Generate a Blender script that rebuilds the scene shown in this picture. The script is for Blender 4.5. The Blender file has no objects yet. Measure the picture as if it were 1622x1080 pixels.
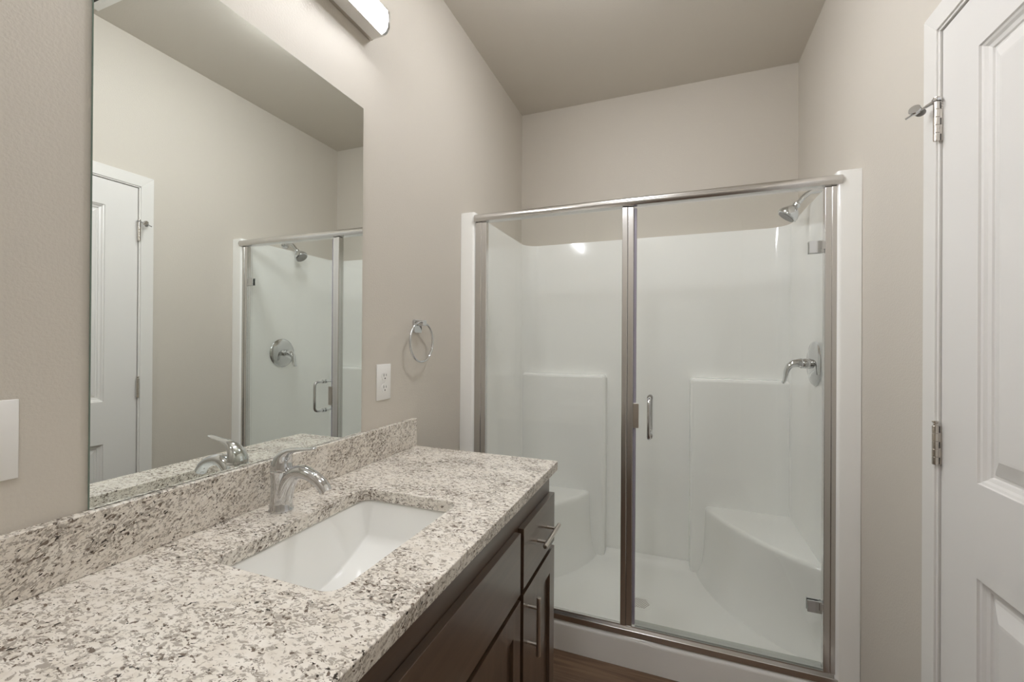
import bpy, bmesh, math, random
from math import sin, cos, pi, radians
from mathutils import Vector, Matrix

S = bpy.context.scene
COL = S.collection
random.seed(7)

# ------------------------------------------------------------------ camera
def make_camera():
    yaw, pit, rol = radians(20.9389), radians(0.1374), radians(0.3693)
    F = Vector((-sin(yaw)*cos(pit), cos(yaw)*cos(pit), sin(pit)))
    R = Vector((cos(yaw), sin(yaw), 0)); U = R.cross(F)
    R2 = R*cos(rol) + U*sin(rol); U2 = -R*sin(rol) + U*cos(rol)
    cd = bpy.data.cameras.new('camera'); c = bpy.data.objects.new('camera', cd); COL.objects.link(c)
    cd.sensor_fit = 'HORIZONTAL'; cd.sensor_width = 36; cd.lens = 680.9376/1622*36
    cd.clip_start = 0.01; cd.clip_end = 50
    m = Matrix((R2, U2, -F)).transposed().to_4x4(); m.translation = (0.9154, 0, 1.2704)
    c.matrix_world = m; S.camera = c
make_camera()

# ------------------------------------------------------------------ light and exposure
S.view_settings.view_transform = 'Standard'
S.view_settings.look = 'None'
S.view_settings.exposure = 0.11
S.view_settings.gamma = 1.0
S.view_settings.use_curve_mapping = False
VANITY_EMIT = 58.0        # glow of the bar lamp's diffuser over the mirror
CEILING_EMIT = 62.0      # glow of the two unseen ceiling lamps
w = bpy.data.worlds.new('world'); S.world = w; w.use_nodes = True
w.node_tree.nodes['Background'].inputs[0].default_value = (.02, .02, .02, 1)
S.cycles.max_bounces = 14; S.cycles.diffuse_bounces = 8; S.cycles.glossy_bounces = 8
S.cycles.transparent_max_bounces = 16; S.cycles.transmission_bounces = 8

# ------------------------------------------------------------------ room numbers
W, H, YB, YN = 1.486, 2.695, 2.545, -1.05     # right wall, ceiling, back wall, near wall
CT = 0.885                                    # countertop height

# ------------------------------------------------------------------ materials
def new_mat(name):
    m = bpy.data.materials.new(name); m.use_nodes = True
    nt = m.node_tree; return m, nt, nt.nodes['Principled BSDF']
def lin(r, g, b):
    f = lambda c: (c/255)/12.92 if c/255 <= .04045 else ((c/255+.055)/1.055)**2.4
    return (f(r), f(g), f(b), 1)
def simple(name, col, rough=.5, metal=0, spec=.5, coat=0):
    m, nt, p = new_mat(name)
    p.inputs['Base Color'].default_value = col; p.inputs['Roughness'].default_value = rough
    p.inputs['Metallic'].default_value = metal; p.inputs['Specular IOR Level'].default_value = spec
    p.inputs['Coat Weight'].default_value = coat
    return m
def noise(nt, scale, detail=2, rough=.5, vec=None, dist=0):
    n = nt.nodes.new('ShaderNodeTexNoise'); n.inputs['Scale'].default_value = scale
    n.inputs['Detail'].default_value = detail; n.inputs['Roughness'].default_value = rough
    n.inputs['Distortion'].default_value = dist
    if vec is not None: nt.links.new(vec, n.inputs['Vector'])
    return n.outputs['Fac']
def objvec(nt, scale=(1,1,1), rot=(0,0,0)):
    t = nt.nodes.new('ShaderNodeTexCoord'); m = nt.nodes.new('ShaderNodeMapping')
    m.inputs['Scale'].default_value = scale; m.inputs['Rotation'].default_value = rot
    nt.links.new(t.outputs['Object'], m.inputs['Vector']); return m.outputs['Vector']
def ramp(nt, fac, stops):
    r = nt.nodes.new('ShaderNodeValToRGB'); e = r.color_ramp.elements
    e[0].position, e[0].color = stops[0]; e[1].position, e[1].color = stops[-1]
    for p, c in stops[1:-1]:
        k = e.new(p); k.color = c
    nt.links.new(fac, r.inputs['Fac']); return r.outputs['Color']
def mixc(nt, fac, a, b):
    m = nt.nodes.new('ShaderNodeMix'); m.data_type = 'RGBA'
    if hasattr(fac, 'links'): nt.links.new(fac, m.inputs[0])
    else: m.inputs[0].default_value = fac
    for s, v in ((6, a), (7, b)):
        if hasattr(v, 'links'): nt.links.new(v, m.inputs[s])
        else: m.inputs[s].default_value = v
    return m.outputs[2]
def bump(nt, p, h, strength, dist):
    b = nt.nodes.new('ShaderNodeBump'); b.inputs['Strength'].default_value = strength
    b.inputs['Distance'].default_value = dist
    nt.links.new(h, b.inputs['Height']); nt.links.new(b.outputs['Normal'], p.inputs['Normal'])
BW = [(0,0,0,1), (1,1,1,1)]

def m_paint():
    m, nt, p = new_mat('beige_orange_peel_paint')
    p.inputs['Base Color'].default_value = lin(204, 198, 188); p.inputs['Roughness'].default_value = .55
    p.inputs['Specular IOR Level'].default_value = .3
    v = objvec(nt)
    bump(nt, p, noise(nt, 190, 3, .55, v), .22, .003)
    return m
def m_granite():
    m, nt, p = new_mat('speckled_granite')
    # crystals stretched along one direction of the slab, three sizes
    def turned(rot, scale):
        v = objvec(nt, (1, 1, 1), rot); m_ = nt.nodes.new('ShaderNodeMapping')
        m_.inputs['Scale'].default_value = scale; nt.links.new(v, m_.inputs['Vector']); return m_.outputs['Vector']
    v1 = turned((-.62, 0, -.12), (.62, .72, 1.25))
    v2 = turned((-.50, 0, .10), (.60, .70, 1.3))
    base = ramp(nt, noise(nt, 60, 3, .6, v1), [(.3, lin(216,208,196)), (.7, lin(236,231,223))])
    cl = noise(nt, 12, 3, .6, v1)
    def madd(x, k, y):
        m_ = nt.nodes.new('ShaderNodeMath'); m_.operation = 'MULTIPLY_ADD'
        nt.links.new(x, m_.inputs[0]); m_.inputs[1].default_value = k; nt.links.new(y, m_.inputs[2]); return m_.outputs[0]
    n1 = noise(nt, 158, 4, .65, v1, .8)
    c = mixc(nt, ramp(nt, madd(cl, .25, n1), [(.625, BW[0]), (.69, BW[1])]), base, lin(170,162,152))
    n2 = noise(nt, 170, 3, .6, v2, .6)
    c = mixc(nt, ramp(nt, madd(cl, .25, n2), [(.725, BW[0]), (.755, BW[1])]), c, lin(110,97,86))
    n3 = noise(nt, 160, 2, .55, v1, .4)
    c = mixc(nt, ramp(nt, madd(cl, .2, n3), [(.765, BW[0]), (.785, BW[1])]), c, lin(54,46,40))
    nt.links.new(c, p.inputs['Base Color']); p.inputs['Roughness'].default_value = .22
    p.inputs['Specular IOR Level'].default_value = .5
    return m
def m_wood(name, dark, light, axis, rough, sc=1.0):
    m, nt, p = new_mat(name)
    s = [26*sc, 26*sc, 26*sc]; s[axis] = 1.6*sc
    v = objvec(nt, tuple(s))
    g = noise(nt, 1.0, 5, .62, v, .8)
    g2 = noise(nt, 5, 3, .5, objvec(nt))
    c = ramp(nt, g, [(.28, dark), (.72, light)])
    c = mixc(nt, ramp(nt, g2, [(.35, BW[0]), (.8, (.35,.35,.35,1))]), c, dark)
    nt.links.new(c, p.inputs['Base Color']); p.inputs['Roughness'].default_value = rough
    p.inputs['Specular IOR Level'].default_value = .8; p.inputs['Coat Weight'].default_value = .8; p.inputs['Coat Roughness'].default_value = .22
    return m
def m_floor():
    m, nt, p = new_mat('wood_plank_vinyl')
    tc = objvec(nt, (1, 1, 1), (0, 0, 0))
    br = nt.nodes.new('ShaderNodeTexBrick'); nt.links.new(tc, br.inputs['Vector'])
    br.inputs['Scale'].default_value = 1; br.inputs['Brick Width'].default_value = 1.2
    br.inputs['Row Height'].default_value = .18; br.inputs['Mortar Size'].default_value = .0012
    br.inputs['Color1'].default_value = (.25,.25,.25,1); br.inputs['Color2'].default_value = (.8,.8,.8,1)
    br.inputs['Mortar'].default_value = (0,0,0,1)
    g = noise(nt, 1, 6, .65, objvec(nt, (2.2, 34, 34)), 1.2)
    c = ramp(nt, g, [(.25, lin(74,56,42)), (.5, lin(116,91,70)), (.75, lin(146,120,96))])
    c = mixc(nt, ramp(nt, br.outputs['Color'], [(0, (.55,.55,.55,1)), (1, (.05,.05,.05,1))]), c, lin(70,50,38))
    nt.links.new(c, p.inputs['Base Color']); p.inputs['Roughness'].default_value = .38
    return m
def m_glass(name, tint):
    m, nt, p = new_mat(name); nt.nodes.remove(p)
    out = nt.nodes['Material Output']
    tr = nt.nodes.new('ShaderNodeBsdfTransparent'); tr.inputs['Color'].default_value = tint
    gl = nt.nodes.new('ShaderNodeBsdfGlossy'); gl.inputs['Roughness'].default_value = .0
    lw = nt.nodes.new('ShaderNodeLayerWeight'); lw.inputs['Blend'].default_value = .5
    pw = nt.nodes.new('ShaderNodeMath'); pw.operation = 'POWER'; pw.inputs[1].default_value = 5
    nt.links.new(lw.outputs['Facing'], pw.inputs[0])
    fr = nt.nodes.new('ShaderNodeMath'); fr.operation = 'MULTIPLY_ADD'
    nt.links.new(pw.outputs[0], fr.inputs[0]); fr.inputs[1].default_value = .97; fr.inputs[2].default_value = .03
    mx = nt.nodes.new('ShaderNodeMixShader')
    nt.links.new(fr.outputs[0], mx.inputs[0]); nt.links.new(tr.outputs[0], mx.inputs[1])
    nt.links.new(gl.outputs[0], mx.inputs[2]); nt.links.new(mx.outputs[0], out.inputs[0])
    return m
def m_emit(name, col, strength):
    m, nt, p = new_mat(name)
    p.inputs['Base Color'].default_value = (.9,.9,.9,1); p.inputs['Roughness'].default_value = .4
    p.inputs['Emission Color'].default_value = col; p.inputs['Emission Strength'].default_value = strength
    return m
def m_brushed():
    m, nt, p = new_mat('brushed_nickel')
    p.inputs['Base Color'].default_value = (.62,.58,.53,1); p.inputs['Metallic'].default_value = 1
    p.inputs['Roughness'].default_value = .28
    return m

PAINT = m_paint(); GRANITE = m_granite(); FLOOR = m_floor()
CABV = m_wood('espresso_stained_wood', lin(72,54,41), lin(98,79,63), 2, .3)
CABH = m_wood('espresso_stained_wood_crosswise', lin(72,54,41), lin(98,79,63), 1, .3)
CABIN = simple('dark_unlit_wood_edge', lin(52,38,30), .4)
TRIM = simple('white_semigloss_paint', lin(226,224,220), .32)
DOORW = simple('white_door_paint', lin(226,224,221), .3)
GEL = simple('white_gelcoat', lin(246,246,243), .10, coat=.4)
CERAMIC = simple('white_vitreous_china', lin(238,238,235), .06, coat=.5)
PLASTIC = simple('white_plastic', lin(232,231,228), .35)
SLOT = simple('dark_slot', lin(40,38,36), .6)
CHROME = simple('polished_chrome', (.66,.67,.68,1), .05, 1)
SATIN = simple('bright_anodised_aluminium', (.70,.69,.68,1), .2, 1)
NICKEL = m_brushed()
NICKEL2 = simple('satin_nickel_hinge', (.66,.62,.57,1), .22, 1)
RUBBER = simple('grey_bumper', lin(150,148,144), .5)
SEAL = simple('smoky_vinyl_seal', lin(150,145,158), .25)
PANE = m_glass('clear_shower_glass', (.975,.984,.979,1))
MIRROR = simple('silvered_mirror', (.86,.89,.865,1), .0, 1)
MIRRE = simple('mirror_glass_edge', lin(120,140,130), .15)
LAMP = m_emit('glowing_acrylic', (.95,.965,1,1), VANITY_EMIT)
DOME = m_emit('glowing_opal_glass', (.95,.965,1,1), CEILING_EMIT)
ACRYL = simple('frosted_acrylic', lin(235,232,228), .3)

# ------------------------------------------------------------------ mesh helpers
def link(name, bm, mat, parent=None, smooth=True, angle=35, bevel=0, seg=2, recalc=True, mats=None):
    if recalc: bmesh.ops.recalc_face_normals(bm, faces=bm.faces[:])
    me = bpy.data.meshes.new(name); bm.to_mesh(me); bm.free()
    for k in (mats or [mat]): me.materials.append(k)
    o = bpy.data.objects.new(name, me); COL.objects.link(o)
    if parent is not None:
        o.parent = parent
        o.matrix_parent_inverse = Matrix.Translation(-parent_loc(parent))
    if smooth:
        for p in me.polygons: p.use_smooth = True
        if not bevel: me.set_sharp_from_angle(angle=radians(angle))
    if bevel:
        b = o.modifiers.new('bevel', 'BEVEL'); b.width = bevel; b.segments = seg
        b.limit_method = 'ANGLE'; b.angle_limit = radians(40); b.harden_normals = True
    return o
def parent_loc(p):
    return p.location.copy() if p.type == 'EMPTY' else Vector((0,0,0))
def tag(o, label, cat, group=None, kind=None):
    o['label'] = label; o['category'] = cat
    if group: o['group'] = group
    if kind: o['kind'] = kind
    return o
def thing(name, loc, label, cat, group=None, kind=None):
    o = bpy.data.objects.new(name, None); COL.objects.link(o); o.location = loc
    o.empty_display_size = .05
    return tag(o, label, cat, group, kind)
def box(bm, x0, x1, y0, y1, z0, z1, mi=0):
    v = [bm.verts.new(c) for c in ((x0,y0,z0),(x1,y0,z0),(x1,y1,z0),(x0,y1,z0),(x0,y0,z1),(x1,y0,z1),(x1,y1,z1),(x0,y1,z1))]
    for q in ((0,3,2,1),(4,5,6,7),(0,1,5,4),(1,2,6,5),(2,3,7,6),(3,0,4,7)):
        bm.faces.new([v[i] for i in q]).material_index = mi
def B(*a):
    bm = bmesh.new(); box(bm, *a); return bm
def prism(bm, pts, z0, z1, axis='z'):
    """closed outline extruded along an axis"""
    def mk(a, b, c):
        return {'z': (a, b, c), 'y': (a, c, b), 'x': (c, a, b)}[axis]
    lo = [bm.verts.new(mk(a, b, z0)) for a, b in pts]; hi = [bm.verts.new(mk(a, b, z1)) for a, b in pts]
    n = len(pts)
    bm.faces.new(lo[::-1]); bm.faces.new(hi)
    for i in range(n): bm.faces.new([lo[i], lo[(i+1)%n], hi[(i+1)%n], hi[i]])
def tube(bm, path, rad, n=16, up=None, cap=True):
    """sweep round or oval sections along a path; rad = r | (ra, rb) | list of either"""
    P = [Vector(p) for p in path]; m = len(P)
    rr = rad if isinstance(rad, list) else [rad]*m
    T = [(P[min(i+1, m-1)] - P[max(i-1, 0)]).normalized() for i in range(m)]
    nrm = Vector(up) if up is not None else (Vector((0,0,1)) if abs(T[0].z) < .9 else Vector((1,0,0)))
    rings = []
    for i in range(m):
        a = (nrm - T[i]*nrm.dot(T[i])).normalized(); b = T[i].cross(a)
        if up is None: nrm = a
        ra, rb = rr[i] if isinstance(rr[i], tuple) else (rr[i], rr[i])
        rings.append([bm.verts.new(P[i] + a*(ra*cos(2*pi*k/n)) + b*(rb*sin(2*pi*k/n))) for k in range(n)])
    for i in range(m-1):
        for k in range(n):
            bm.faces.new([rings[i][k], rings[i][(k+1)%n], rings[i+1][(k+1)%n], rings[i+1][k]])
    if cap: bm.faces.new(rings[0][::-1]); bm.faces.new(rings[-1])
def loop_tube(bm, path, r, n=10):
    """closed ring sweep for a planar path"""
    P = [Vector(p) for p in path]; m = len(P)
    N = (P[1]-P[0]).cross(P[m//2]-P[0]).normalized(); rings = []
    for i in range(m):
        t = (P[(i+1)%m]-P[i-1]).normalized(); b = t.cross(N).normalized()
        rings.append([bm.verts.new(P[i] + N*(r*cos(2*pi*k/n)) + b*(r*sin(2*pi*k/n))) for k in range(n)])
    for i in range(m):
        j = (i+1) % m
        for k in range(n):
            bm.faces.new([rings[i][k], rings[i][(k+1)%n], rings[j][(k+1)%n], rings[j][k]])
def lathe(bm, prof, center, axis, n=32):
    """profile of (radius, height) turned about an axis through center"""
    A = Vector(axis).normalized(); c = Vector(center)
    a = A.orthogonal().normalized(); b = A.cross(a); rings = []
    for r, h in prof:
        if r < 1e-6: rings.append([bm.verts.new(c + A*h)])
        else: rings.append([bm.verts.new(c + A*h + a*(r*cos(2*pi*k/n)) + b*(r*sin(2*pi*k/n))) for k in range(n)])
    for p, q in zip(rings, rings[1:]):
        for k in range(n):
            l = (k+1) % n
            if len(p) == 1 and len(q) == 1: continue
            if len(p) == 1: bm.faces.new([p[0], q[l], q[k]])
            elif len(q) == 1: bm.faces.new([p[k], p[l], q[0]])
            else: bm.faces.new([p[k], p[l], q[l], q[k]])
    if len(rings[0]) > 1: bm.faces.new(rings[0][::-1])
    if len(rings[-1]) > 1: bm.faces.new(rings[-1])
def arc(cx, cy, r, a0, a1, n):
    return [(cx + r*cos(radians(a0+(a1-a0)*i/n)), cy + r*sin(radians(a0+(a1-a0)*i/n))) for i in range(n+1)]
def rrect(x0, x1, y0, y1, r, n=6):
    return (arc(x1-r, y1-r, r, 0, 90, n) + arc(x0+r, y1-r, r, 90, 180, n) +
            arc(x0+r, y0+r, r, 180, 270, n) + arc(x1-r, y0+r, r, 270, 360, n))
def bez(p0, p1, p2, p3, n):
    p0, p1, p2, p3 = map(Vector, (p0, p1, p2, p3)); o = []
    for i in range(n+1):
        t = i/n; o.append(p0*(1-t)**3 + p1*3*t*(1-t)**2 + p2*3*t*t*(1-t) + p3*t**3)
    return o
def paneled(bm, rect, panels, rings, thick, f):
    """board with moulded panels; f maps (a, b, depth) to xyz, depth grows into the board"""
    a0, a1, b0, b1 = rect
    As = sorted({a0, a1, *[p[0] for p in panels], *[p[1] for p in panels]})
    Bs = sorted({b0, b1, *[p[2] for p in panels], *[p[3] for p in panels]})
    V = {}
    def vt(a, b, d):
        k = (round(a, 5), round(b, 5), round(d, 5))
        if k not in V: V[k] = bm.verts.new(f(a, b, d))
        return V[k]
    for i in range(len(As)-1):
        for j in range(len(Bs)-1):
            if any(As[i] >= p[0]-1e-6 and As[i+1] <= p[1]+1e-6 and Bs[j] >= p[2]-1e-6 and Bs[j+1] <= p[3]+1e-6 for p in panels): continue
            bm.faces.new([vt(As[i],Bs[j],0), vt(As[i+1],Bs[j],0), vt(As[i+1],Bs[j+1],0), vt(As[i],Bs[j+1],0)])
    for p in panels:
        prev = None
        for off, dep in rings:
            q = [(p[0]+off,p[2]+off),(p[1]-off,p[2]+off),(p[1]-off,p[3]-off),(p[0]+off,p[3]-off)]
            cur = [vt(a, b, dep) for a, b in q]
            if prev:
                for k in range(4): bm.faces.new([prev[k], prev[(k+1)%4], cur[(k+1)%4], cur[k]])
            prev = cur
        bm.faces.new(prev)
    # sides and back
    def edge(lst):
        for (a, b), (c, d) in zip(lst, lst[1:]):
            bm.faces.new([vt(a,b,0), vt(c,d,0), vt(c,d,thick), vt(a,b,thick)])
    edge([(a, b0) for a in As]); edge([(a, b1) for a in As]); edge([(a0, b) for b in Bs]); edge([(a1, b) for b in Bs])
    for i in range(len(As)-1):
        for j in range(len(Bs)-1):
            bm.faces.new([vt(As[i],Bs[j],thick), vt(As[i+1],Bs[j],thick), vt(As[i+1],Bs[j+1],thick), vt(As[i],Bs[j+1],thick)])

# ------------------------------------------------------------------ the room
def structure(name, bm, mat, label, cat, **k):
    return tag(link(name, bm, mat, smooth=False, **k), label, cat, kind='structure')
T = .1
structure('floor', B(-T, W+T, YN-T, YB+T, -T, 0), FLOOR, 'brown wood plank vinyl floor in front of the shower', 'floor')
structure('ceiling', B(-T, W+T, YN-T, YB+T, H, H+T), PAINT, 'plain beige painted ceiling over the bathroom', 'ceiling')
structure('wall_left', B(-T, 0, YN, YB, 0, H), PAINT, 'beige textured wall behind the mirror and vanity', 'wall')
structure('wall_back', B(-T, W+T, YB, YB+T, 0, H), PAINT, 'beige wall above the shower at the far end', 'wall')
structure('wall_front', B(-T, W+T, YN-T, YN, 0, H), PAINT, 'beige wall behind the camera', 'wall')
DY0, DY1, DZ = .555, 1.264, 1.986            # door leaf
bm = bmesh.new()
box(bm, W, W+T, DY1+.022, YB, 0, H); box(bm, W, W+T, YN, DY0-.022, 0, H); box(bm, W, W+T, DY0-.022, DY1+.022, DZ+.022, H)
structure('wall_right', bm, PAINT, 'beige wall on the right between the door and the shower', 'wall')

# door casing and jamb
bm = bmesh.new()
CX = 1.471; ci = DY1+.009; co = ci+.0535; zi = 1.995; zo = zi+.0535; ci0 = DY0-.009; co0 = ci0-.0535
def casing_piece(pts): prism(bm, pts, CX, W, 'x')
casing_piece([(ci, 0), (co, 0), (co, zo), (ci, zi)])
casing_piece([(co0, 0), (ci0, 0), (ci0, zi), (co0, zo)])
casing_piece([(ci0, zi), (ci, zi), (co, zo), (co0, zo)])
box(bm, CX+.004, W+T, DY1+.003, DY1+.0215, 0, zi); box(bm, CX+.004, W+T, DY0-.0215, DY0-.003, 0, zi)
box(bm, CX+.004, W+T, DY0-.0215, DY1+.0215, DZ+.003, DZ+.0215)
box(bm, 1.518, 1.53, DY1-.012, DY1+.003, 0, DZ+.003); box(bm, 1.518, 1.53, DY0-.003, DY0+.012, 0, DZ+.003)
box(bm, 1.518, 1.53, DY0, DY1, DZ-.010, DZ+.003)
structure('trim_1', bm, TRIM, 'white flat casing around the door on the right wall', 'door casing', bevel=.0018)
bm = bmesh.new(); box(bm, W-.012, W, co, 1.73, 0, .085)
structure('baseboard_right', bm, TRIM, 'white baseboard between the door casing and the shower', 'baseboard', bevel=.002)

# door leaf: two moulded panels
DX = 1.480
bm = bmesh.new()
paneled(bm, (DY0, DY1, .012, DZ), [(DY0+.118, DY1-.124, .993, 1.872), (DY0+.118, DY1-.124, .22, .803)],
        [(0,0), (.0015,.004), (.006,.0055), (.010,.010), (.017,.0125), (.0185,.016), (.024,.016), (.028,.0125), (.056,.003), (.062,.0025)], .035,
        lambda a, b, d: (DX+d, a, b))
door = link('door_1', bm, DOORW, smooth=False)
tag(door, 'white two-panel interior door with nickel hinges at right edge', 'door', kind='structure')

def hinge(z0, z1):
    hx, hy = 1.4685, DY1-.0002
    bm = bmesh.new(); box(bm, hx+.003, 1.503, DY1+.0003, DY1+.0026, z0, z1)      # leaf in the gap beside the door edge
    h = link('hinge', bm, NICKEL2, door, bevel=.0004)
    n = 5; hh = (z1-z0)/n
    for k in range(n):
        bm = bmesh.new(); a, b = z0+k*hh+.0003, z0+(k+1)*hh-.0003
        lathe(bm, [(0, a), (.0054, a), (.0058, a+.0005), (.0058, b-.0005), (.0054, b), (0, b)], (hx, hy, 0), (0,0,1), 20)
        link('knuckle', bm, NICKEL2, h)
    for k in (0, 2, 4):
        link('slot', B(hx+.0072, hx+.0088, DY1-.0001, DY1+.0004, z0+(k+.08)*hh, z0+(k+.92)*hh), SLOT, h)
    bm = bmesh.new(); lathe(bm, [(.0032, z1-.002), (.0032, z1+.005), (.0060, z1+.008), (.0060, z1+.0105), (0, z1+.0115)], (hx, hy, 0), (0,0,1), 16)
    link('pin', bm, NICKEL2, h)
    return h
hinge(1.736, 1.826); hinge(.997, 1.086)
# hinge-pin stop
a = Vector((1.4685, DY1-.0002, 1.8295)); tip = Vector((1.4215, 1.2885, 1.806)); u = (tip-a).normalized()
bm = bmesh.new(); lathe(bm, [(.0062,-.003), (.0085,-.0025), (.0085,.0025), (.0062,.003)], a, (0,0,1), 16)
tube(bm, [a, a+u*.02], [(.0045,.0045),(.0035,.0035)], 12); tube(bm, [a+u*.015, tip], .0028, 12)
st = link('door_stop', bm, CHROME, door)
p = a+u*.037; d = Vector((-.55, -.75, .35)).normalized()
bm = bmesh.new(); lathe(bm, [(0,.0), (.0035,.0), (.0035,.008), (.011,.009), (.012,.011), (.011,.014), (0,.0145)], p, d, 20)
lathe(bm, [(.0048,-.005), (.0048,.005)], p, u, 12)
link('disc_pad', bm, CHROME, st)
p2 = a+u*.030; d2 = Vector((.45, .85, -.25)).normalized()
bm = bmesh.new(); lathe(bm, [(0,0), (.0035,0), (.0035,.005), (.009,.006), (.010,.009), (.008,.012), (0,.0125)], p2, d2, 20)
link('bumper_pad', bm, RUBBER, st)

# ------------------------------------------------------------------ vanity cabinet
VY0, VY1, VX, VF = .098, 1.345, .533, .551
cab = thing('vanity_cabinet', (.27, .72, 0), 'dark espresso vanity cabinet under the granite countertop', 'cabinet')
bm = bmesh.new()
box(bm, .002, VX-.018, VY0, VY1, .10, .69)                      # carcass below the basin
box(bm, .46, .465, VY0+.01, VY1-.01, .02, .10)                  # toe kick
box(bm, .002, VX-.018, VY0, VY0+.016, .69, CT-.0295); box(bm, .002, VX-.018, VY1-.016, VY1, .69, CT-.0295)
box(bm, .002, .02, VY0, VY1, .69, CT-.0295)
link('carcass', bm, CABV, cab, bevel=.0008)
bm = bmesh.new()
box(bm, VX-.018, VX, VY0, VY1, .10, CT-.0295)
link('face_frame', bm, CABH, cab, bevel=.0008)
def fmap(a, b, d): return (VF-d, a, b)
def bar_pull(parent, c, vertical, length=.155):
    x = .5805; bm = bmesh.new(); y, z = c; h = length/2; g = .048
    if vertical:
        tube(bm, [(x,y,z-h), (x,y,z-h+.001), (x,y,z+h-.001), (x,y,z+h)], [.0052,.006,.006,.0052], 16)
    else:
        tube(bm, [(x,y-h,z), (x,y-h+.001,z), (x,y+h-.001,z), (x,y+h,z)], [.0052,.006,.006,.0052], 16)
    for s in (-g, g):
        yy, zz = (y, z+s) if vertical else (y+s, z)
        tube(bm, [(VF-.002, yy, zz), (x, yy, zz)], .0045, 12)
    return link('bar_pull', bm, NICKEL, parent)
def flat_front(name, y0, y1, z0, z1):
    return link(name, B(VX+.0005, VF, y0, y1, z0, z1), CABH, cab, bevel=.0012)
def shaker(y0, y1):
    bm = bmesh.new()
    paneled(bm, (y0, y1, .112, .618), [(y0+.052, y1-.05, .177, .553)], [(0,0), (.0005,.009), (.002,.009)], .0175, fmap)
    return link('cabinet_door', bm, CABV, cab, smooth=False)
dr = flat_front('drawer_front', 1.048, 1.345, .633, .788); bar_pull(dr, (1.216, .708), False)
d1 = shaker(1.048, 1.345); bar_pull(d1, (1.085, .522), True)
flat_front('false_drawer_front', .421, 1.024, .633, .788)
d2 = shaker(.726, 1.024); bar_pull(d2, (.763, .522), True)
d3 = shaker(.421, .719); bar_pull(d3, (.682, .522), True)
dl = flat_front('drawer_front', .100, .397, .633, .788); bar_pull(dl, (.2485, .708), False)
d4 = shaker(.100, .397); bar_pull(d4, (.36, .522), True)

# ------------------------------------------------------------------ countertop
ctop = thing('countertop', (.28, .72, CT-.029), 'speckled granite countertop with backsplash and sink cutout', 'countertop')
ctop_loc = Vector(ctop.location)
CX0, CX1, CY0, CY1 = .0005, .557, .080, 1.3615
SX0, SX1, SY0, SY1, SR = .155, .430, .516, .918, .030
def slab():
    bm = bmesh.new()
    inner = rrect(SX0, SX1, SY0, SY1, SR, 8); out = [(CX1,CY1), (CX0,CY1), (CX0,CY0), (CX1,CY0)]
    lay = []
    for z in (CT-.029, CT):
        lay.append(([bm.verts.new((x,y,z)) for x, y in inner], [bm.verts.new((x,y,z)) for x, y in out]))
    m = len(inner)//4
    for iv, ov in lay:
        for q in range(4):
            for k in range(m-1): bm.faces.new([ov[q], iv[q*m+k], iv[q*m+k+1]])
            bm.faces.new([ov[q], iv[q*m+m-1], iv[((q+1)*m) % len(iv)], ov[(q+1)%4]])
    for s in (0, 1):
        lo, hi = lay[0][s], lay[1][s]; n = len(lo)
        for k in range(n): bm.faces.new([lo[k], lo[(k+1)%n], hi[(k+1)%n], hi[k]])
    return bm
link('slab', slab(), GRANITE, ctop, bevel=.0022)
link('backsplash', B(.0005, .0205, CY0, CY1, CT+.0002, .986), GRANITE, ctop, bevel=.0015)

# ------------------------------------------------------------------ basin
def basin():
    X0, X1, Y0, Y1 = SX0-.006, SX1+.008, SY0-.008, SY1+.010
    cx, cy = (X0+X1)/2, (Y0+Y1)/2; hx, hy = (X1-X0)/2, (Y1-Y0)/2; R = .034
    def inside(x, y):
        qx, qy = abs(x-cx)-hx+R, abs(y-cy)-hy+R
        return R - (math.hypot(max(qx,0), max(qy,0)) + min(max(qx,qy),0))
    def ss(t): t = min(max(t,0),1); return t*t*(3-2*t)
    def z(x, y):
        e = inside(x, y)
        fx = min(x-X0, X1-x)
        prof = .070 + .070*(1-min(abs(y-cy)/(hy-.012),1)**2)
        wall = ss(min(e, .030)/.030)
        k = ss((fx)/.028) if fx < .028 else 1
        front = ss((X1-x)/.10)                   # gentler slope at the front
        return CT-.0295 - (.070*wall + (prof-.070)*k*wall*front)
    def axis(a, b):
        o = [a-.022, a-.010, a-.003]
        for i in range(19): o.append(a+.036*i/18)
        n = 26
        for i in range(1, n): o.append(a+.036+(b-a-.072)*i/n)
        for i in range(19): o.append(b-.036+.036*i/18)
        return o+[b+.003, b+.010, b+.022]
    xs, ys = axis(X0, X1), axis(Y0, Y1)
    bm = bmesh.new()
    V = [[bm.verts.new((x, y, z(x, y))) for y in ys] for x in xs]
    for i in range(len(xs)-1):
        for j in range(len(ys)-1):
            bm.faces.new([V[i][j], V[i+1][j], V[i+1][j+1], V[i][j+1]])
    return bm, (.265, cy, z(.265, cy))
bm, dp = basin()
sink = thing('sink_basin', (.293, .717, .70), 'white rectangular undermount sink basin below the granite cutout', 'sink')
bo = link('bowl', bm, CERAMIC, sink, angle=80, recalc=False)
so = bo.modifiers.new('thickness', 'SOLIDIFY'); so.thickness = .008; so.offset = -1
bm = bmesh.new(); lathe(bm, [(0,.001), (.019,.001), (.022,.004), (.0225,.006), (.019,.0055), (.016,.003), (0,.0035)], dp, (0,0,1), 24)
link('drain', bm, CHROME, sink)

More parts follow.
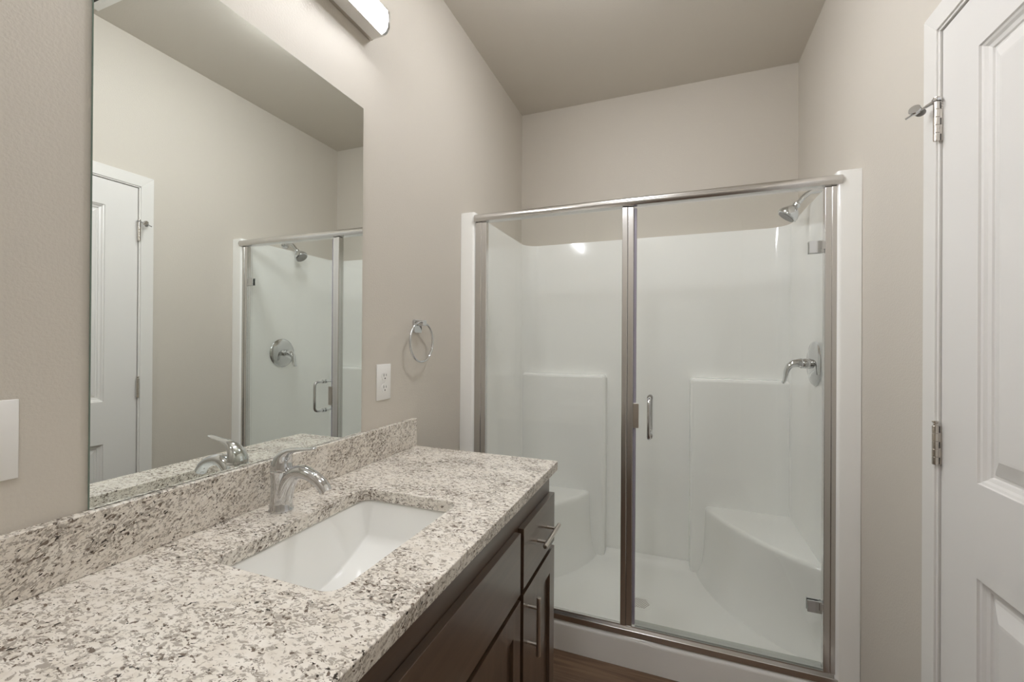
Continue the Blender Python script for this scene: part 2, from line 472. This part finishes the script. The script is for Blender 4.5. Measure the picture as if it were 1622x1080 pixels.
# ------------------------------------------------------------------ faucet
FX, FY = .077, .728
fc = thing('faucet', (FX, FY, CT), 'chrome single-lever faucet behind the sink on the countertop', 'faucet')
bm = bmesh.new()
lathe(bm, [(.0255,CT+.0003), (.0265,CT+.003), (.0245,CT+.008), (.0225,CT+.03), (.0215,CT+.06), (.0225,CT+.082), (.024,CT+.090), (.0225,CT+.0925)], (FX,FY,0), (0,0,1), 32)
link('body', bm, CHROME, fc)
bm = bmesh.new()
path = bez((FX+.004,FY,CT+.022), (FX+.016,FY,CT+.075), (FX+.042,FY,CT+.100), (FX+.076,FY,CT+.092), 12) + bez((FX+.076,FY,CT+.092), (FX+.102,FY,CT+.086), (FX+.121,FY,CT+.076), (FX+.130,FY,CT+.058), 8)[1:]
m = len(path)
rad = [(.0195-.0065*min(1,(i/(m-1))*1.2), .0215-.0085*min(1,(i/(m-1))*1.5)) for i in range(m)]
tube(bm, path, rad, 24, up=(0,1,0))
link('spout', bm, CHROME, fc)
bm = bmesh.new()
z0 = CT+.0935                                   # swept lever: (x, z, half width across, half thickness)
lv = [(0,0,.0235,.0235), (0,.005,.0235,.0235), (.001,.012,.0225,.0220), (.004,.021,.0205,.0185), (.009,.030,.0180,.0145),
      (.0165,.0375,.0150,.0105), (.027,.043,.0125,.0072), (.040,.0465,.0108,.0050), (.055,.0488,.0098,.0038), (.072,.0510,.0092,.0031), (.088,.0535,.0085,.0028), (.0975,.0555,.0060,.0024), (.100,.0561,.0025,.0012)]
tube(bm, [(FX+x, FY, z0+z) for x, z, a_, b_ in lv], [(a_, b_) for x, z, a_, b_ in lv], 28, up=(0,1,0))
link('lever_handle', bm, CHROME, fc)

# ------------------------------------------------------------------ mirror
bm = bmesh.new(); box(bm, .0006, .006, .4175, 1.0765, .9872, 1.991)
for f in bm.faces: f.material_index = 0 if f.normal.x > .5 or abs(f.calc_center_median().x-.006) < 1e-4 else 1
mi = link('wall_mirror', bm, None, smooth=False, mats=[MIRROR, MIRRE])
tag(mi, 'tall frameless wall mirror above the granite backsplash', 'mirror')

# ------------------------------------------------------------------ vanity bar lamp
LY0, LY1 = .385, 1.112
vl = thing('vanity_light', (0, .753, 2.26), 'long bar lamp on the wall above the mirror, lit white', 'lamp')
link('canopy', B(.0006, .012, LY0, LY1, 2.224, 2.316), NICKEL, vl, bevel=.001)
bm = bmesh.new()
box(bm, .012, .053, LY0+.006, LY1-.006, 2.224, 2.230); box(bm, .012, .053, LY0+.006, LY1-.006, 2.310, 2.316)
link('reflector_lip', bm, ACRYL, vl, bevel=.0008)
bm = bmesh.new()
prism(bm, [(.014,2.232), (.051,2.232), (.065,2.236), (.071,2.247), (.073,2.270), (.071,2.293), (.065,2.304), (.051,2.308), (.014,2.308)], LY0+.014, LY1-.014, 'y')
link('diffuser', bm, LAMP, vl)
for y in (LY0, LY1-.010):
    bm = bmesh.new(); prism(bm, [(.012,2.226), (.052,2.226), (.066,2.231), (.075,2.245), (.077,2.270), (.075,2.295), (.066,2.309), (.052,2.314), (.012,2.314)], y, y+.010, 'y')
    link('end_cap', bm, SATIN, vl, bevel=.0008)

# ------------------------------------------------------------------ wall plates
def plate(name, y0, y1, z0, z1, label, cat):
    t = thing(name, (0, (y0+y1)/2, z0), label, cat); bm = bmesh.new()
    a = [bm.verts.new((.0005, y, z)) for y, z in ((y0,z0),(y1,z0),(y1,z1),(y0,z1))]
    b = [bm.verts.new((.003, y, z)) for y, z in ((y0,z0),(y1,z0),(y1,z1),(y0,z1))]
    k = .006; c = [bm.verts.new((.006, y, z)) for y, z in ((y0+k,z0+k),(y1-k,z0+k),(y1-k,z1-k),(y0+k,z1-k))]
    for p, q in ((a,b),(b,c)):
        for i in range(4): bm.faces.new([p[i], p[(i+1)%4], q[(i+1)%4], q[i]])
    bm.faces.new(a[::-1]); bm.faces.new(c)
    link('cover_plate', bm, PLASTIC, t, bevel=.0008)
    return t
ou = plate('power_outlet', 1.1525, 1.2255, 1.075, 1.194, 'white duplex power outlet on the wall below the towel ring', 'outlet')
for zc in (1.154, 1.115):
    yc = 1.189; bm = bmesh.new()
    pts = [(y, z) for y, z in arc(yc, zc, .0165, 0, 360, 32)[:-1]]
    pts = [(y, max(min(z, zc+.0135), zc-.0135)) for y, z in pts]
    prism(bm, pts, .0055, .0078, 'x')
    r = link('receptacle', bm, PLASTIC, ou, bevel=.0005)
    bm = bmesh.new()
    box(bm, .0076, .0081, yc-.0072, yc-.0052, zc-.001, zc+.008); box(bm, .0076, .0081, yc+.0052, yc+.0072, zc, zc+.007)
    prism(bm, arc(yc, zc-.0075, .0026, 0, 360, 12)[:-1], .0076, .0081, 'x')
    link('socket_slots', bm, SLOT, r)
bm = bmesh.new(); lathe(bm, [(0,.0055), (.003,.0055), (.003,.0068), (0,.0072)], (0,1.189,1.1345), (1,0,0), 12)
link('screw', bm, PLASTIC, ou)
sw = plate('light_switch', .220, .3355, 1.064, 1.181, 'white wall switch plate at the left, beside the mirror', 'switch')
for yc in (.2545, .301):
    bm = bmesh.new(); prism(bm, [(.0055,1.113), (.0055,1.132), (.013,1.136), (.0155,1.133), (.0155,1.129), (.008,1.114)], yc-.005, yc+.005, 'y')
    link('toggle', bm, PLASTIC, sw, bevel=.0005)

# ------------------------------------------------------------------ towel ring
TY, TZ = 1.382, 1.327
tr = thing('towel_ring', (0, TY, TZ), 'chrome towel ring on the wall above the outlet', 'towel ring')
bm = bmesh.new()
prism(bm, [(y, z) for y, z in rrect(TY-.0245, TY+.0245, TZ-.0245, TZ+.0245, .006, 5)], .0006, .010, 'x')
link('wall_base', bm, CHROME, tr, bevel=.002)
bm = bmesh.new(); prism(bm, [(y, z) for y, z in rrect(TY-.013, TY+.013, TZ+.002, TZ+.0225, .004, 4)], .009, .038, 'x')
link('post', bm, CHROME, tr, bevel=.0012)
bm = bmesh.new(); n = 56
loop_tube(bm, [(.0275, TY-.004+.0765*sin(2*pi*k/n), TZ-.058+.0745*cos(2*pi*k/n)) for k in range(n)], .0040, 12)
link('ring', bm, CHROME, tr)

# ------------------------------------------------------------------ shower stall (one moulded unit)
XL, XR, YW, YT = .055, 1.431, 2.485, 2.425    # inner faces: left, right, back, tower faces
ZS = 1.852
stall = thing('shower_stall', (W/2, 2.14, 0), 'glossy white moulded shower stall with corner seats behind glass', 'shower')
bm = bmesh.new(); R = .085
inner = arc(.056, 1.747, .012, -90, 0, 5) + arc(.058, 1.80, .010, 0, 70, 4) + [(XL, 1.83)]
inner += arc(XL+R, YW-R, R, 180, 90, 10) + arc(XR-R, YW-R, R, 90, 0, 10) + [(XR, 1.83)]
mir = [(W-x, y) for x, y in arc(.056, 1.747, .012, -90, 0, 5) + arc(.058, 1.80, .010, 0, 70, 4)]
inner += mir[::-1]
def back_of(x, y):
    yo = YB-.0008; dl, dr_, db = x-.0008, W-.0008-x, yo-y
    side = min(dl, dr_, db)
    if y < YW-R-1e-6: return (.0008, y) if x < W/2 else (W-.0008, y)
    if XL+R <= x <= XR-R: return (x, yo)
    cx = XL+R if x < W/2 else XR-R
    t = math.degrees(math.atan2(y-(YW-R), abs(x-cx)))      # 0 at the side wall, 90 at the back
    xs = .0008 if x < W/2 else W-.0008
    if abs(t-45) < 2: return (xs, yo)
    return (xs, y+(yo-y)*max(0, t)/45) if t < 45 else (x+(xs-x)*(90-t)/45, yo)
outer = [back_of(*p) for p in inner]
V = [[bm.verts.new((x, y, z)) for x, y in q] for q, z in ((inner,.06), (inner,ZS), (outer,ZS), (outer,.06))]
n = len(inner)
for p, q in ((0,1), (1,2), (2,3), (3,0)):
    for i in range(n-1): bm.faces.new([V[p][i], V[p][i+1], V[q][i+1], V[q][i]])
for i in (0, n-1): bm.faces.new([V[k][i] for k in range(4)])
link('wall_surround', bm, GEL, stall, angle=50, bevel=.006, seg=3)
# flange feet down to the floor and the curb with its rolled edge
cb = [(1.735, .0008), (1.735, .100)] + arc(1.757, .104, .022, 180, 90, 6) + [(1.80, .124)] + arc(1.80, .112, .012, 90, 0, 4) + [(1.822, .088), (1.84, .080), (1.84, .0008)]
bm = bmesh.new(); prism(bm, cb, .0012, W-.0012, 'x')
link('curb', bm, GEL, stall, angle=60)
bm = bmesh.new(); nx, ny = 40, 22; X0, X1, Y0, Y1 = .02, W-.02, 1.80, 2.50; dx, dy = .765, 2.075
V = []
for i in range(nx+1):
    row = []
    for j in range(ny+1):
        x = X0+(X1-X0)*i/nx; y = Y0+(Y1-Y0)*j/ny
        d = math.hypot((x-dx)*.6, y-dy); z = .062+.055*d
        e = min(x-XL, XR-x, YW-y)
        z += .03*max(0, 1-max(e,0)/.045)**2
        row.append(bm.verts.new((x, y, z)))
    V.append(row)
for i in range(nx):
    for j in range(ny): bm.faces.new([V[i][j], V[i+1][j], V[i+1][j+1], V[i][j+1]])
r = bmesh.ops.extrude_face_region(bm, geom=bm.faces[:])
for v in r['geom']:
    if isinstance(v, bmesh.types.BMVert): v.co.z = .0012
link('pan_floor', bm, GEL, stall, angle=60)
for s in (0, 1):
    fx = (lambda x: x) if s == 0 else (lambda x: W-x)
    bm = bmesh.new(); xe = .545 if s == 0 else W-.985
    pts = [(fx(.03), YT), (fx(xe-.02), YT)] + [(fx(xe-.02+.02*sin(radians(a))), YT+.02-.02*cos(radians(a))) for a in (18,36,54,72,90)] + [(fx(xe+.006), YB-.03), (fx(.03), YB-.03)]
    prism(bm, pts if s == 0 else pts[::-1], .06, 1.088)
    link('corner_ledge', bm, GEL, stall, angle=50, bevel=.02, seg=5)
    # corner seat: bulging front from the tower to the side wall, flared at the foot
    bm = bmesh.new(); tipx = .465 if s == 0 else W-1.055
    def outline(g):
        P0, P3 = Vector((tipx+g, YT+.01, 0)), Vector((XL-.005, 1.905-g, 0))
        c = bez(P0, (tipx-.02+g, 2.30-g*.7, 0), (.26+g*.7, 2.04-g, 0), P3, 18)
        return [(v.x, v.y) for v in c]
    lev = [(.06, .055), (.10, .030), (.15, .014), (.22, .006), (.30, .002), (.402, 0), (.418, -.001), (.427, -.005), (.432, -.012), (.434, -.022)]
    rings = []
    for zz, g in lev:
        o = outline(g) + [(XL-.02, 1.905-g), (XL-.02, YT+.04), (tipx+g, YT+.04)]
        rings.append([bm.verts.new((fx(x), y, zz)) for x, y in o])
    k = len(rings[0])
    for p, q in zip(rings, rings[1:]):
        for i in range(k): bm.faces.new([p[i], p[(i+1)%k], q[(i+1)%k], q[i]])
    bm.faces.new(rings[-1]); bm.faces.new(rings[0][::-1])
    link('corner_seat', bm, GEL, stall, angle=50)
bm = bmesh.new(); zd = .0635
lathe(bm, [(.0,zd-.002), (.050,zd-.002), (.052,zd+.0015), (.046,zd+.003), (0,zd+.003)], (dx,dy,0), (0,0,1), 32)
st = link('drain_strainer', bm, GEL, stall)
bm = bmesh.new()
for i in range(-4, 5):
    for j in range(-4, 5):
        x, y = (i+.5*(j%2))*.0095, j*.0082
        if math.hypot(x, y) < .039: lathe(bm, [(0,0), (.0026,0), (.0026,.0006), (0,.0006)], (dx+x, dy+y, zd+.0028), (0,0,1), 6)
link('drain_holes', bm, simple('shaded_brown_opening', lin(120,102,88), .6), st)

# ------------------------------------------------------------------ shower enclosure
enc = thing('shower_enclosure', (.75, 1.75, .125), 'chrome framed glass shower enclosure with hinged glass door', 'shower door')
HX0, HX1 = .0685, W-.0545
bm = bmesh.new()
hp = [(1.768,1.806), (1.768,1.838)] + arc(1.745, 1.823, .0185, 60, 200, 12) + [(1.733,1.808), (1.742,1.806)]
prism(bm, hp, HX0, HX1, 'x'); link('header_rail', bm, SATIN, enc, angle=40)
bm = bmesh.new()
prism(bm, [(1.736,.1245), (1.736,.1455), (1.7372,.147), (1.748,.147), (1.748,.158), (1.762,.158), (1.762,.146), (1.775,.1245)], HX0, HX1, 'x')
link('sill_track', bm, SATIN, enc, angle=25)
for x0, x1, xs in ((HX0, .1215, (.1,)), (1.386, HX1, (1.405,))):
    bm = bmesh.new(); m = xs[0]
    box(bm, x0, x1, 1.746, 1.772, .1585, 1.805)
    if x0 < .5: box(bm, x0, x0+.03, 1.7425, 1.7755, .1585, 1.805)
    else: box(bm, m, x1, 1.7425, 1.7755, .1585, 1.805)
    link('wall_jamb', bm, SATIN, enc, bevel=.0015)
bm = bmesh.new()
box(bm, .713, .734, 1.737, 1.772, .1585, 1.805); box(bm, .734, .757, 1.742, 1.772, .1585, 1.805)
post = link('mullion_post', bm, SATIN, enc, bevel=.003, seg=3)
link('fixed_panel', B(.1217, .7128, 1.756, 1.762, .1583, 1.8058), PANE, enc, smooth=False)
gd = link('glass_door', B(.766, 1.3845, 1.752, 1.760, .166, 1.800), PANE, enc, smooth=False)
link('edge_seal', B(.7575, .7675, 1.748, 1.764, .166, 1.800), SEAL, gd, bevel=.002)
bm = bmesh.new(); prism(bm, [(1.748,.160), (1.748,.178), (1.764,.178), (1.768,.160)], .768, 1.3835, 'x')
link('bottom_sweep', bm, m_glass('clear_vinyl', (.80,.81,.80,1)), gd, smooth=False)
for z0, z1 in ((1.582, 1.624), (.352, .392)):
    bm = bmesh.new()
    box(bm, 1.340, 1.3835, 1.7445, 1.7518, z0, z1); box(bm, 1.340, 1.3835, 1.7602, 1.7665, z0, z1)
    hg = link('glass_hinge', bm, CHROME, gd, bevel=.0015)
    bm = bmesh.new(); box(bm, 1.374, 1.3858, 1.7425, 1.7685, z0+.012, z1-.004); link('pivot_block', bm, CHROME, hg, bevel=.001)
# back-to-back D pull
def dpull():
    bm = bmesh.new(); x = .82; r = .022
    y0, y1, z0, z1 = 1.690, 1.840, .908, 1.058
    pts = [(x, a, b) for a, b in rrect(y0, y1, z0, z1, r, 7)]
    loop_tube(bm, pts, .0068, 14)
    for zz in (z0, z1):
        for a, b in ((1.744, 1.7518), (1.7602, 1.768)):
            lathe(bm, [(.0105, a), (.0105, b)], (x, 0, zz), (0,1,0), 20)
    return bm
link('door_pull', dpull(), CHROME, gd, angle=50)
link('strike_plate', B(.7575, .7795, 1.7405, 1.7475, .938, 1.034), NICKEL, enc, bevel=.001)

# ------------------------------------------------------------------ shower head and valve
sh = thing('showerhead', (W, 2.085, 1.896), 'chrome shower head on a bent arm above the stall wall', 'shower head')
bm = bmesh.new(); lathe(bm, [(.029,.0006), (.029,.004), (.022,.010), (.012,.013)], (W,2.085,1.896), (-1,0,0), 28)
link('wall_flange', bm, CHROME, sh)
bm = bmesh.new()
tube(bm, [(W-.004,2.085,1.896), (W-.03,2.085,1.896)] + bez((W-.045,2.085,1.896), (W-.065,2.085,1.896), (W-.075,2.085,1.889), (W-.106,2.085,1.849), 8), .0098, 16)
link('arm', bm, CHROME, sh)
hd = Vector((-.62, .05, -.78)).normalized(); neck = Vector((W-.102,2.085,1.854))
bm = bmesh.new()
lathe(bm, [(.0095,0), (.0145,.005), (.0148,.013), (.0120,.018), (.0165,.023), (.029,.034), (.039,.050), (.0415,.058), (.040,.066), (.036,.069), (0,.068)], neck, hd, 32)
h = link('head', bm, CHROME, sh)
bm = bmesh.new(); lathe(bm, [(0,.0685), (.032,.0692), (.033,.0705), (0,.0712)], neck, hd, 28); link('spray_face', bm, RUBBER, h)

vv = thing('shower_valve', (XR, 2.022, 1.192), 'round chrome shower valve with curved lever on the stall wall', 'shower valve')
vc = (XR, 2.022, 1.192)
bm = bmesh.new(); lathe(bm, [(.088,.0006), (.089,.004), (.084,.010), (.066,.015), (.058,.018), (.030,.021), (.024,.022)], vc, (-1,0,0), 48)
link('escutcheon', bm, CHROME, vv)
bm = bmesh.new(); lathe(bm, [(.021,.021), (.020,.040), (.019,.044), (.021,.046), (.021,.050)], vc, (-1,0,0), 24)
link('stem', bm, CHROME, vv)
bm = bmesh.new()
q = [Vector((XR-.049,2.022,1.194)), Vector((XR-.055,2.022,1.194))] + bez((XR-.06,2.022,1.194), (XR-.092,2.022,1.194), (XR-.100,2.022,1.165), (XR-.103,2.022,1.140), 10) + [Vector((XR-.107,2.022,1.122)), Vector((XR-.113,2.022,1.110))]
m = len(q); tube(bm, q, [(.019-.006*(i/(m-1)), max(.005, .019-.0135*(i/(m-1)))) for i in range(m)], 20, up=(0,1,0))
link('lever', bm, CHROME, vv)

# ------------------------------------------------------------------ ceiling vent and unseen ceiling lamps, the rear one added as fill
cv = thing('ceiling_vent', (1.29, .94, H), 'white ceiling vent grille seen at the top of the mirror', 'vent')
VX0, VX1, VY0_, VY1_ = 1.14, 1.44, .79, 1.09
bm = bmesh.new()
k = .03; q = [(VX0,VY0_),(VX1,VY0_),(VX1,VY1_),(VX0,VY1_)]; qi = [(VX0+k,VY0_+k),(VX1-k,VY0_+k),(VX1-k,VY1_-k),(VX0+k,VY1_-k)]
a = [bm.verts.new((x,y,H-.0008)) for x,y in q]; b = [bm.verts.new((x,y,H-.006)) for x,y in q]; c = [bm.verts.new((x,y,H-.016)) for x,y in qi]
for p_, r_ in ((a,b),(b,c)):
    for i in range(4): bm.faces.new([p_[i], p_[(i+1)%4], r_[(i+1)%4], r_[i]])
bm.faces.new(a[::-1]); bm.faces.new(c)
link('cover', bm, PLASTIC, cv, smooth=False)
bm = bmesh.new()
for i in range(9):
    y = VY0_+.045+i*.0255; box(bm, VX0+.045, VX1-.045, y, y+.009, H-.0166, H-.0158)
link('vent_slots', bm, SLOT, cv, smooth=False)
for px, py, lab in ((.68, 1.42, 'round flush ceiling lamp nearer the shower, above the frame'),
                    (.60, -.40, 'added fill lamp behind the camera, round and flush with the ceiling')):
    cl = thing('unseen_ceiling_light', (px, py, H), lab, 'lamp', 'round ceiling lamps outside the frame')
    bm = bmesh.new(); lathe(bm, [(.115,.0008), (.118,.012), (.110,.022)], (px,py,H), (0,0,-1), 40); link('base_ring', bm, NICKEL, cl)
    bm = bmesh.new(); lathe(bm, [(.107,.020), (.104,.032), (.090,.048), (.060,.060), (.03,.066), (0,.067)], (px,py,H), (0,0,-1), 40); link('glass_dome', bm, DOME, cl)
